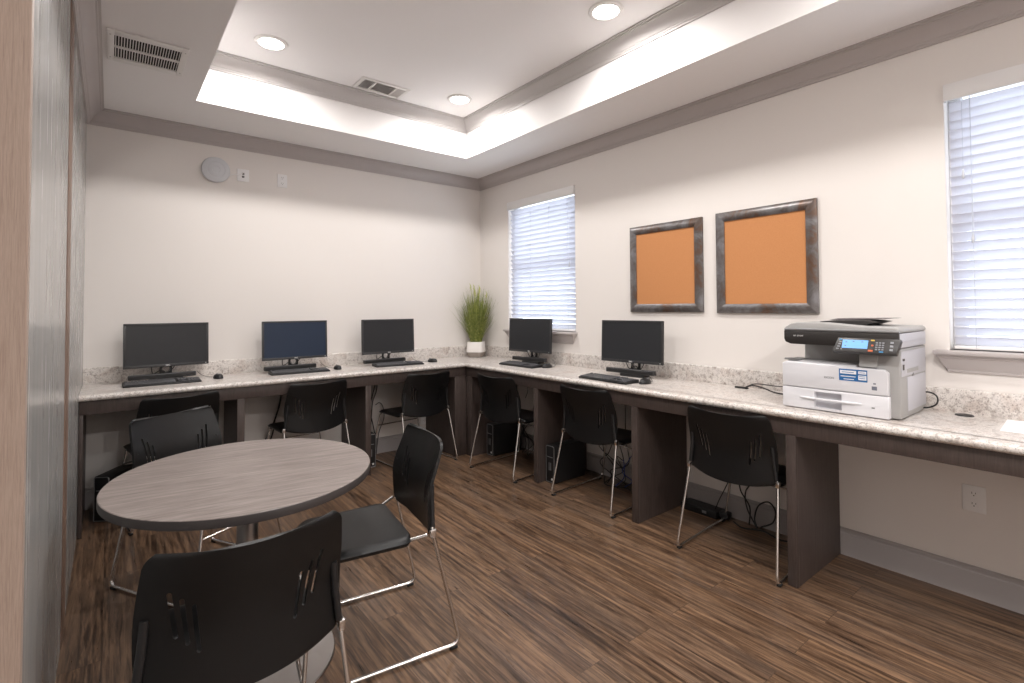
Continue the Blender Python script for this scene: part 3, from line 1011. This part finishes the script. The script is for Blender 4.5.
# ------------------------------------------------------------------ PC towers
def tower_proto():
    t = empty('computer_tower')
    W, H, Dp = .095, .29, .34
    MB().box(-W / 2, .008, .006, W / 2, Dp, H, .003).build('case', M['pc'], t)
    MB().box(-W / 2 + .006, -.002, .012, W / 2 - .006, .010, H - .006, .003).build('front_panel', M['black'], t)
    f = MB()
    f.tube(fillet([(-W / 2 + .003, 0, .02), (-W / 2 + .003, 0, H - .003), (W / 2 - .003, 0, H - .003), (W / 2 - .003, 0, .009), (-W / 2 + .003, 0, .009), (-W / 2 + .003, 0, .02)], .014, 5), .0028, 6)
    f.build('trim_band', M['pcsilver'], t)
    MB().lathe([(0, -.0045), (.008, -.004), (.009, -.002)], (.022, 0, .035), 20, 'y').build('power_button', M['logo'], t)
    MB().box(-.03, -.004, .20, .03, -.002, .205).box(-.012, -.004, .10, -.006, -.002, .16).box(.006, -.004, .10, .012, -.002, .16).build('ports', M['pcsilver'], t, smooth=0)
    for sx in (-1, 1):
        MB().box(sx * .03 - .008, .03, 0, sx * .03 + .008, .06, .006).box(sx * .03 - .008, Dp - .06, 0, sx * .03 + .008, Dp - .03, .006).build('foot', M['rubber'], t, smooth=0)
    return t
tw0 = tower_proto()
for i, (x, y, a, lab) in enumerate([
        (-3.212, -.345, -.58, 'black computer tower on the floor at the far left under the desk'),
        (-1.428, -.40, 0, 'black computer tower on the floor beside the back wall desk support'),
        (-.42, -.745, -1.57, 'black computer tower on the floor nearest the desk corner'),
        (-.49, -1.637, -1.57, 'black computer tower with silver edged front under the window wall desk')]):
    o_ = tw0 if i == 0 else copy_tree(tw0)
    o_.location = (x, y, .0005); o_.rotation_euler = (0, 0, a)
    tag(o_, lab, 'computer', 'computer towers on the floor under the desks')

# ------------------------------------------------------------------ chairs (face +y locally)
def chair_proto():
    t = empty('stacking_chair')
    # back shell
    mb = MB()
    NU, NV = 28, 30
    grid = []
    for j in range(NV + 1):
        v = j / NV
        v2 = .5 - .5 * math.cos(PI * v)        # denser near both ends
        row = []
        w = .230 + (.219 - .230) * v2 + .012 * math.sin(PI * v2)
        rc = .030 if v2 < .5 else .026
        dz = min(v2, 1 - v2) * .345
        if dz < rc: w -= rc * (1 - math.sqrt(max(0, 1 - (1 - dz / rc) ** 2))) * (.85 if v2 > .5 else .6)
        for i in range(NU + 1):
            u = -1 + 2 * i / NU
            q = 1 - u * u
            z = .457 + .350 * v2 - .034 * q * (1 - v2) ** 2 - .010 * q * v2
            tt = max(0.0, (v2 - .36) / .64)
            y = -.176 + .006 * math.sin(PI * min(1, v2 / .7)) - .060 * (tt * tt * (1.9 - .9 * tt)) - .042 * q
            row.append(mb.bm.verts.new((u * w, y, z)))
        grid.append(row)
    for j in range(NV):
        for i in range(NU):
            mb.bm.faces.new((grid[j][i], grid[j][i + 1], grid[j + 1][i + 1], grid[j + 1][i]))
    o = mb.build('backrest', M['chair'], t)
    s = o.modifiers.new('s', 'SOLIDIFY'); s.thickness = .011; s.offset = 0
    bpy.context.view_layer.update(); apply_mods(o)
    cut = MB()
    for sg in (-1, 1):
        for (xt, zt, xb, zb) in ((.172, .706, .156, .590), (.147, .684, .132, .568), (.122, .661, .109, .544)):
            a = Vector((sg * xt, zt)); b = Vector((sg * xb, zb)); d = (b - a).normalized(); nrm = Vector((-d.y, d.x)); r = .0050
            pts = []
            for k in range(7):
                th = PI * k / 6
                pts.append(a + nrm * r * math.cos(th) - d * r * math.sin(th))
            for k in range(7):
                th = PI * k / 6
                pts.append(b - nrm * r * math.cos(th) + d * r * math.sin(th))
            cut.prism([(p.x, p.y) for p in pts], -.4, 0, 'y')
    boolean(o, cut)
    b = o.modifiers.new('bv', 'BEVEL'); b.width = .0016; b.segments = 2; b.limit_method = 'ANGLE'; b.angle_limit = R(50)
    bpy.context.view_layer.update(); apply_mods(o)
    # seat: dished, waterfall front, rounded corners
    mb = MB()
    NU, NV = 24, 24
    def seat_pt(u, v):
        hw = .232 + (.222 - .232) * v
        y = -.110 + .395 * v
        # rounded corners
        rc = .07 if v > .5 else .035
        dv = min(v, 1 - v) * .395
        if dv < rc: hw -= rc * (1 - math.sqrt(max(0, 1 - (1 - dv / rc) ** 2)))
        x = u * hw
        z = .452 - .010 * (1 - u * u) * math.sin(PI * min(1, v * 1.15)) ** .8 * (1 - v * .4)
        z += .004 * (1 - v)
        z -= .014 * max(0, (abs(u) - .82) / .18) ** 2
        if v > .78: z -= .030 * ((v - .78) / .22) ** 2
        return (x, y, z)
    grid = [[mb.bm.verts.new(seat_pt(-1 + 2 * i / NU, .5 - .5 * math.cos(PI * j / NV))) for i in range(NU + 1)] for j in range(NV + 1)]
    for j in range(NV):
        for i in range(NU):
            mb.bm.faces.new((grid[j][i], grid[j][i + 1], grid[j + 1][i + 1], grid[j + 1][i]))
    so = mb.build('seat', M['chair'], t)
    s = so.modifiers.new('s', 'SOLIDIFY'); s.thickness = .017; s.offset = -1
    b = so.modifiers.new('bv', 'BEVEL'); b.width = .004; b.segments = 2; b.limit_method = 'ANGLE'; b.angle_limit = R(50)
    bpy.context.view_layer.update(); apply_mods(so)
    # chrome frame, one side each
    RR = .0078
    for sg in (-1, 1):
        a = MB()
        a.tube(fillet([(sg * .2325, -.187, .492), (sg * .2375, -.183, .472), (sg * .266, -.292, .0125), (sg * .267, .302, .0125), (sg * .188, .262, .424), (sg * .186, .12, .430), (sg * .188, -.07, .431), (sg * .236, -.165, .458)], .045, 8), RR, 12)
        a.build('side_frame', M['chrome'], t, smooth=60)
        s = MB(); s.tube([(sg * .216, -.190, .648), (sg * .221, -.188, .58), (sg * .2325, -.187, .482)], .0100, 14); s.build('sleeve', M['black'], t, smooth=50)
        k = MB(); k.box(sg * .240 - .009, -.198, .448, sg * .240 + .009, -.172, .480, .003); k.build('bracket', M['chrome'], t)
        for y in (-.262, .262):
            g = MB(); g.box(sg * .2665 - .010, y - .016, 0, sg * .2665 + .010, y + .016, .014, .004); g.build('glide', M['rubber'], t)
    c = MB(); c.tube([(-.211, .275, .30), (.211, .275, .30)], .0062, 10); c.build('crossbar', M['chrome'], t, smooth=60)
    c = MB(); c.tube([(-.186, .05, .428), (.186, .05, .428)], .007, 10); c.tube([(-.186, .20, .426), (.186, .20, .426)], .007, 10); c.build('seat_rail', M['chrome'], t, smooth=60)
    return t
ch0 = chair_proto()
CH = [
    (-2.893, -2.913, -.013, 'black plastic chair in the foreground, its back to the camera', 'chairs around the round table'),
    (-2.309, -2.490, 1.424, 'black plastic chair right of the round table, seat in full view', 'chairs around the round table'),
    (-2.792, -1.478, -2.628, 'black plastic chair on the far side of the round table', 'chairs around the round table'),
    (-2.847, -.388, .16, 'black plastic chair under the leftmost monitor, behind the table chair', 'chairs pushed up to the desks'),
    (-1.946, -.370, .085, 'black plastic chair under the bluish monitor', 'chairs pushed up to the desks'),
    (-1.022, -.415, .092, 'black plastic chair pushed in at the back desk beside the corner', 'chairs pushed up to the desks'),
    (-.459, -1.168, -1.474, 'black plastic chair under the monitor in front of the window', 'chairs pushed up to the desks'),
    (-.368, -2.092, -1.52, 'black plastic chair at the window wall desk, between the two middle supports', 'chairs pushed up to the desks'),
    (-.366, -3.126, -1.51, 'black plastic chair at the window wall desk, nearest the printer', 'chairs pushed up to the desks'),
]
for i, (x, y, a, lab, grp) in enumerate(CH):
    o_ = ch0 if i == 0 else copy_tree(ch0)
    o_.location = (x, y, 0.0005); o_.rotation_euler = (0, 0, a)
    tag(o_, lab, 'chair', grp)

# ------------------------------------------------------------------ round table
t = thing('pedestal_table', 'round taupe wood-grain table on a steel pedestal', 'table', (-2.7555, -2.3670, 0.0005), -.14)
SX, SY = .454 / .47, .484 / .47
MB().lathe([(0, .740), (.4665, .740), (.4690, .7385)], seg=96, sx=SX, sy=SY).build('tabletop', M['table'], t, smooth=20)
MB().lathe([(0, .709), (.466, .709), (.4695, .711), (.4700, .715), (.4700, .7362), (.4690, .7385)], seg=96, sx=SX, sy=SY).build('edge_band', M['table_edge'], t)
MB().lathe([(.038, .02), (.038, .700)], seg=40).build('column', M['steel'], t)
MB().lathe([(.0, 0), (.318, 0), (.322, .003), (.318, .008), (.25, .013), (.10, .018), (.05, .024), (.040, .034), (.0, .034)], seg=72).build('base', M['steel'], t)
MB().lathe([(0, .700), (.12, .700), (.12, .7085), (0, .7085)], seg=32).build('mounting_plate', M['black'], t)

# ------------------------------------------------------------------ printer (front faces -y locally)
t = thing('printer', 'white and grey multifunction office printer on the worktop', 'printer', (-.469, -3.605, HC + .0005), -PI / 2)
W2, Dp = .2275, .44
XR = .262
a = MB()
a.prism([(.028, .006), (.34, .006), (Dp, .022), (Dp, .318), (.045, .318), (.028, .235)], .172, XR, 'x', .005)     # right column
a.box(-W2 + .004, .03, .012, .173, Dp, .225, .004)
a.box(-W2 + .03, .20, .22, .173, Dp - .005, .318, .004)
a.prism([(.022, .228), (.20, .228), (.20, .318), (.040, .318)], .105, .178, 'x', .003)
a.build('body', M['prn_grey'], t)
MB().box(XR, .13, .030, XR + .0015, Dp - .01, .185, .001).box(XR, .045, .192, XR + .0015, Dp - .006, .305, .001).build('side_cover', M['prn_side'], t)
MB().box(XR + .001, .06, .262, XR + .0030, .09, .272).box(XR + .001, .06, .222, XR + .0030, .082, .246).build('side_ports', M['prn_black'], t, smooth=0)
MB().box(XR + .001, .12, .205, XR + .0030, .30, .222, .0005).build('side_handle', M['prn_grey'], t)
MB().prism([(.20, .185), (.235, .185), (.2175, .20)], XR + .001, XR + .0028, 'x').build('side_mark', M['prn_dgrey'], t, smooth=0)
# recessed feet
MB().box(-W2 + .03, .03, 0, -W2 + .08, .10, .012).box(W2 - .08, .03, 0, W2 - .03, .10, .012).box(-W2 + .03, Dp - .12, 0, -W2 + .08, Dp - .05, .012).box(W2 - .08, Dp - .12, 0, W2 - .03, Dp - .05, .012).build('feet', M['prn_black'], t, smooth=0)
# front cover (upper) and paper drawer (lower)
MB().prism([(-W2, .1065), (W2 - .004, .1065), (W2 - .004, .208), (W2 - .020, .222), (-W2 + .02, .232), (-W2, .222)], -.001, .05, 'y', .005, 3).build('front_cover', M['prn_white'], t)
dr = MB().box(-W2, -.002, .004, W2 - .002, .05, .1035, .003).build('paper_drawer', M['prn_white'], t)
cut = MB().box(-.078, -.02, .016, .040, .022, .092, .004)
boolean(dr, cut)
h = MB()
pts = []
for k in range(13):
    u = -1 + 2 * k / 12
    pts.append((-.012 + u * .133, -.004 - .012 * (1 - u * u) ** .8))
pts2 = [(p[0], .002) for p in reversed(pts)]
h.prism(pts + pts2, .054, .062, 'z', .0015, 1)
h.build('drawer_handle', M['prn_white'], dr)
MB().box(-.077, .0200, .017, .039, .0215, .091).build('handle_recess', M['prn_side'], dr, smooth=0)
MB().box(.160, -.0030, .045, .172, -.002, .050).build('drawer_mark', M['prn_dgrey'], dr, smooth=0)
MB().box(.162, -.0022, .128, .182, -.001, .145).box(.168, -.0022, .154, .178, -.001, .160).build('cover_marks', M['ink'], t, smooth=0)
# output tray
o_ = MB()
o_.prism([(.004, .224), (.06, .236), (.20, .230), (.20, .225), (.03, .222)], -W2 + .012, .095, 'x')
o_.build('output_tray', M['prn_white'], t, smooth=30)
tr = MB(); tr.prism([(.03, .2365), (.195, .236), (.195, .2375), (.03, .239)], -W2 - .004, -W2 + .06, 'x'); tr.tube([(-W2 - .012, .06, .240), (-W2 + .02, .06, .243), (-W2 + .07, .06, .240)], .003, 6); tr.build('tray_flap', M['prn_dgrey'], t)
# scanner unit: black fascia with grey top cover
XS = .268
sc = MB()
sc.prism([(-W2 + .008, .346), (-W2 + .014, .330), (-W2 + .04, .320), (XS - .02, .320), (XS - .001, .328), (XS - .001, .388), (-W2 + .008, .388)], .006, Dp - .02, 'y', .004)
sc.build('scanner_body', M['prn_black'], t)
MB().box(XS - .002, .012, .322, XS + .0005, Dp - .02, .386, .001).box(XS - .002, .06, .352, XS + .002, Dp - .03, .3535).build('scanner_side', M['prn_side'], t)
lid = MB()
lid.prism([(-W2 + .008, .3885), (XS + .001, .3885), (XS + .001, .404), (XS - .010, .413), (.12, .416), (-.04, .430), (-W2 + .07, .430), (-W2 + .04, .424), (-W2 + .010, .404)], .012, Dp - .01, 'y', .006, 3)
lid.build('scanner_lid', M['prn_grey'], t)
MB().box(-W2 + .010, .004, .3885, XS - .001, .014, .399, .003).build('lid_trim', M['pcsilver'], t)
ft = MB()
ft.prism([(-.085, .4330), (-.07, .418), (.10, .417), (.155, .434), (.12, .441), (-.02, .441)], .10, .36, 'y', .002)
ft.build('feeder_pocket', M['prn_black'], t)
ft = MB()
ft.prism([(-.060, .4415), (-.02, .449), (.17, .452), (.195, .451), (.175, .448), (.12, .4445), (.0, .4412)], .15, .35, 'y', .001)
ft.build('feeder_tray', M['prn_tray'], t)
# control panel, tilted
cp = empty('control_panel'); cp.parent = t
cp.location = (.115, -.006, .316); cp.rotation_euler = (R(28), 0, 0)
cp2 = MB().prism([(-.128, -.036), (.122, -.036), (.134, .036), (-.112, .036)], -.012, .014, 'y', .003).build('control_panel_body', M['prn_black'], t)
cp2.name = 'control_panel'
MT = Matrix.Translation((.142, -.004, .325)) @ Matrix.Rotation(R(-28), 4, 'X')
bpy.data.objects.remove(cp, do_unlink=True)
cp2.data.transform(MT)
cp2.name = 'control_panel'
def cpbox(name, mat, boxes):
    mb = MB()
    for (x0, z0, x1, z1) in boxes: mb.box(x0, -.0145, z0, x1, -.0118, z1, .0005, 1)
    o = mb.build(name, mat, cp2, smooth=0); o.data.transform(MT)
    return o
cpbox('display', M['lcd'], [(-.090, -.018, .012, .024)])
mb = MB()
for (x, z) in ((-.074, .012), (-.045, .015), (-.010, .015), (-.076, -.006)):
    mb.box(x - .004, -.0150, z - .002, x + .004, -.0145, z + .002)
o = mb.build('display_icons', M['ink'], cp2, smooth=0); o.data.transform(MT)
cpbox('keys', M['btn'], [(.042 + i * .012, -.022 + j * .011, .050 + i * .012, -.016 + j * .011) for i in range(3) for j in range(4)] + [(-.112 + j * .003, -.026 + j * .012, -.102 + j * .003, -.020 + j * .012) for j in range(4)] + [(.096, -.024 + j * .018, .108, -.014 + j * .018) for j in range(3)] + [(-.094, -.026 + .0, -.088, -.020)])
cpbox('yellow_key', M['btn_y'], [(.022, .022, .036, .028)])
cpbox('orange_key', M['btn_r'], [(.016, -.031, .034, -.022), (.026, -.004, .034, .004)])
cpbox('blue_key', M['btn_b'], [(.058, -.033, .074, -.027), (-.104, .022, -.094, .028)])
# markings
RX = Matrix.Rotation(PI / 2, 4, 'X')
text('maker_mark', 'RICOH', .014, M['btn'], t, Matrix.Translation((-.012, -.0014, .166)) @ RX, bold=.0002)
text('model_mark', 'MP 301SPF', .0105, M['logo'], t, Matrix.Translation((-.150, .0055, .362)) @ RX, bold=.0001)
st = MB().box(.018, -.0020, .160, .115, -.0011, .212).build('sticker', M['sticker'], t, smooth=0); st.location = (.010, 0, 0); st.scale = (1.18, 1, 1.05); st.location.z = -.008
MB().box(.022, -.0025, .191, .078, -.0020, .206).box(.085, -.0025, .194, .112, -.0020, .206).box(.085, -.0025, .168, .112, -.0020, .188).box(.024, -.0025, .178, .076, -.0020, .1815).box(.034, -.0025, .166, .070, -.0020, .169).build('sticker_print', M['paper'], st, smooth=0)
MB().box(.028, -.0028, .197, .070, -.0025, .1995).box(.088, -.0028, .182, .109, -.0025, .1845).box(.088, -.0028, .174, .109, -.0025, .1765).box(.088, -.0028, .199, .108, -.0025, .2012).build('sticker_text', M['sticker'], st, smooth=0)
cb = MB(); cb.tube(spline([(.22, .437, .07), (.272, .425, .088), (.306, .42, .072), (.305, .42, .035), (.27, .425, .012), (.22, .42, .008)]), .0038, 8)
cb.build('power_cord', M['cable'], t)

# loose cables and small things on the worktop
mb = MB()
mb.tube(spline([(-.085, -2.990, HC + .012), (-.055, -3.04, HC + .034), (-.045, -3.15, HC + .032), (-.045, -3.30, HC + .04), (-.045, -3.36, HC + .05)]), .0030, 8)
mb.tube(spline([(-.085, -2.990, HC + .010), (-.085, -3.03, HC + .026), (-.10, -3.10, HC + .022), (-.13, -3.19, HC + .0065), (-.14, -3.30, HC + .006), (-.12, -3.36, HC + .007)]), .0042, 8)
mb.box(-.098, -3.005, HC + .001, -.076, -2.925, HC + .011, .002)
tag(mb.build('cable', M['cable']), 'black cables lying on the worktop left of the printer', 'cable')
def grommet(x, y, lab):
    o = MB().lathe([(0, .006), (.026, .006), (.032, .0045), (.035, .0005), (0, .0005)], (x, y, HC), 32).build('cable_grommet', M['black'])
    tag(o, lab, 'grommet')
grommet(-.075, -4.015, 'round black cable grommet on the worktop right of the printer')
mb = MB(); mb.prism([(-.345, -4.170), (-.345, -4.42), (-.03, -4.40), (-.05, -4.155)], HC + .0006, HC + .0014, 'z')
tag(mb.build('paper_sheet', M['paper'], smooth=0), 'blank white sheet of paper at the right end of the worktop', 'paper')

# under-desk cables
def cord(paths, lab, mat=M['cable'], r=.003):
    mb = MB()
    for p in paths: mb.tube(spline(p, 7), r, 7)
    return tag(mb.build('cable', mat), lab, 'cable')
cord([[(-1.24, -.03, .81), (-1.235, -.05, .68), (-1.265, -.05, .55), (-1.29, -.05, .44), (-1.26, -.06, .28), (-1.235, -.06, .14), (-1.25, -.07, .01)],
      [(-1.215, -.03, .81), (-1.22, -.05, .62), (-1.26, -.05, .50), (-1.27, -.04, .35), (-1.29, -.05, .15), (-1.30, -.1, .01)]],
     'black cables hanging down the wall beside the back desk support', r=.0055)
cord([[(-2.055, -.03, .81), (-2.06, -.05, .65), (-2.10, -.06, .48), (-2.16, -.06, .34), (-2.24, -.08, .2), (-2.30, -.12, .08), (-2.33, -.15, .01)],
      [(-2.05, -.03, .81), (-2.065, -.05, .60), (-2.11, -.07, .46), (-2.13, -.08, .35), (-2.18, -.1, .2), (-2.15, -.12, .01)]],
     'thick black cables hanging beside the chair under the bluish monitor', r=.0065)
cord([[(-1.22, -.02, .46), (-1.19, -.04, .48), (-1.16, -.05, .44), (-1.15, -.05, .33), (-1.20, -.05, .2), (-1.24, -.08, .006)]],
     'thin black cord plugged in under the back desk, left of the corner chair', r=.0035)
def tangle(y0, y1, n, seed, z1=.34):
    rr = random.Random(seed)
    out = []
    for k in range(n):
        p = [(-.03 - .01 * (k % 2), rr.uniform(y0, y1), rr.uniform(z1 - .06, z1 + .06))]
        m_ = rr.randint(2, 3)
        for j in range(m_):
            f = (j + 1) / (m_ + 1)
            p.append((-.035 - rr.uniform(0, .07), rr.uniform(y0, y1), max(.02, z1 * (1 - f) + rr.uniform(-.05, .05))))
        p.append((-.06 - rr.uniform(0, .12), rr.uniform(y0, y1), .008))
        out.append(p)
    return out
cord([[(-.03, -.96, .81), (-.05, -.955, .62), (-.045, -.935, .50), (-.05, -.945, .42)], [(-.03, -.90, .81), (-.05, -.955, .60), (-.045, -.94, .48), (-.06, -.93, .36)],
      [(-.20, -.90, .81), (-.06, -.86, .60), (-.05, -.82, .50)]] + tangle(-1.00, -.80, 4, 3),
     'tangle of black cables under the window monitor desk', r=.0035)
cord([[(-.10, -2.03, .81), (-.05, -2.02, .60), (-.05, -2.02, .45), (-.06, -2.03, .33)], [(-.20, -1.93, .81), (-.09, -1.89, .62), (-.06, -1.87, .52), (-.06, -1.88, .40), (-.05, -1.90, .28)]]
     + tangle(-2.06, -1.76, 5, 8, .30) + [[(-.10, -1.85, .03), (-.2, -1.95, .01), (-.14, -2.1, .01), (-.2, -2.2, .01)]],
     'tangle of black cables under the desk nearest the cork boards', r=.0035)
cord(tangle(-2.08, -1.96, 2, 21, .20), 'blue network cables among black ones under the window wall desk', M['cable_blue'], .0032)
cord([[(-.09, -3.00, .02), (-.06, -2.99, .12), (-.05, -2.93, .20), (-.05, -2.93, .27), (-.06, -3.02, .29), (-.06, -3.06, .30), (-.05, -3.05, .33)],
      [(-.08, -3.04, .02), (-.05, -2.97, .10), (-.05, -2.96, .20), (-.05, -3.01, .29), (-.05, -3.04, .40), (-.04, -3.06, .81)],
      [(-.09, -3.05, .02), (-.06, -3.02, .06), (-.05, -3.04, .14), (-.05, -3.10, .18), (-.05, -3.14, .14), (-.06, -3.13, .07), (-.09, -3.07, .03)],
      [(-.09, -2.90, .01), (-.13, -2.98, .008), (-.08, -3.08, .008), (-.12, -3.2, .008), (-.06, -3.30, .008)]],
     'looped black cables on the floor behind the chair nearest the printer', r=.0045)
# power supply box and power strip
t = thing('power_strip', 'flat black power strip on the floor behind the chair nearest the printer', 'power strip', (-.078, -2.680, 0.0005), R(-90))
MB().box(-.13, -.055, 0, .13, .055, .045, .006).build('body', M['black'], t)
MB().box(.03, -.057, .018, .06, -.0552, .034).build('label_plate', M['pcsilver'], t, smooth=0)
MB().box(.13, -.03, .01, .19, .03, .05, .008).build('plug', M['black'], t)
MB().tube(spline([(.09, 0, .04), (.11, .01, .10), (.14, .02, .17), (.17, .03, .24)]), .0032, 8).build('cable', M['cable'], t)
t = thing('wall_outlet', 'small white outlet low under the back desk near the corner', 'outlet', (-.70, -.0005, .26), 0)
a = MB(); plate(a, .078, .118); a.build('cover_plate', M['white_plastic'], t)
receptacle(t, .024); receptacle(t, -.024)
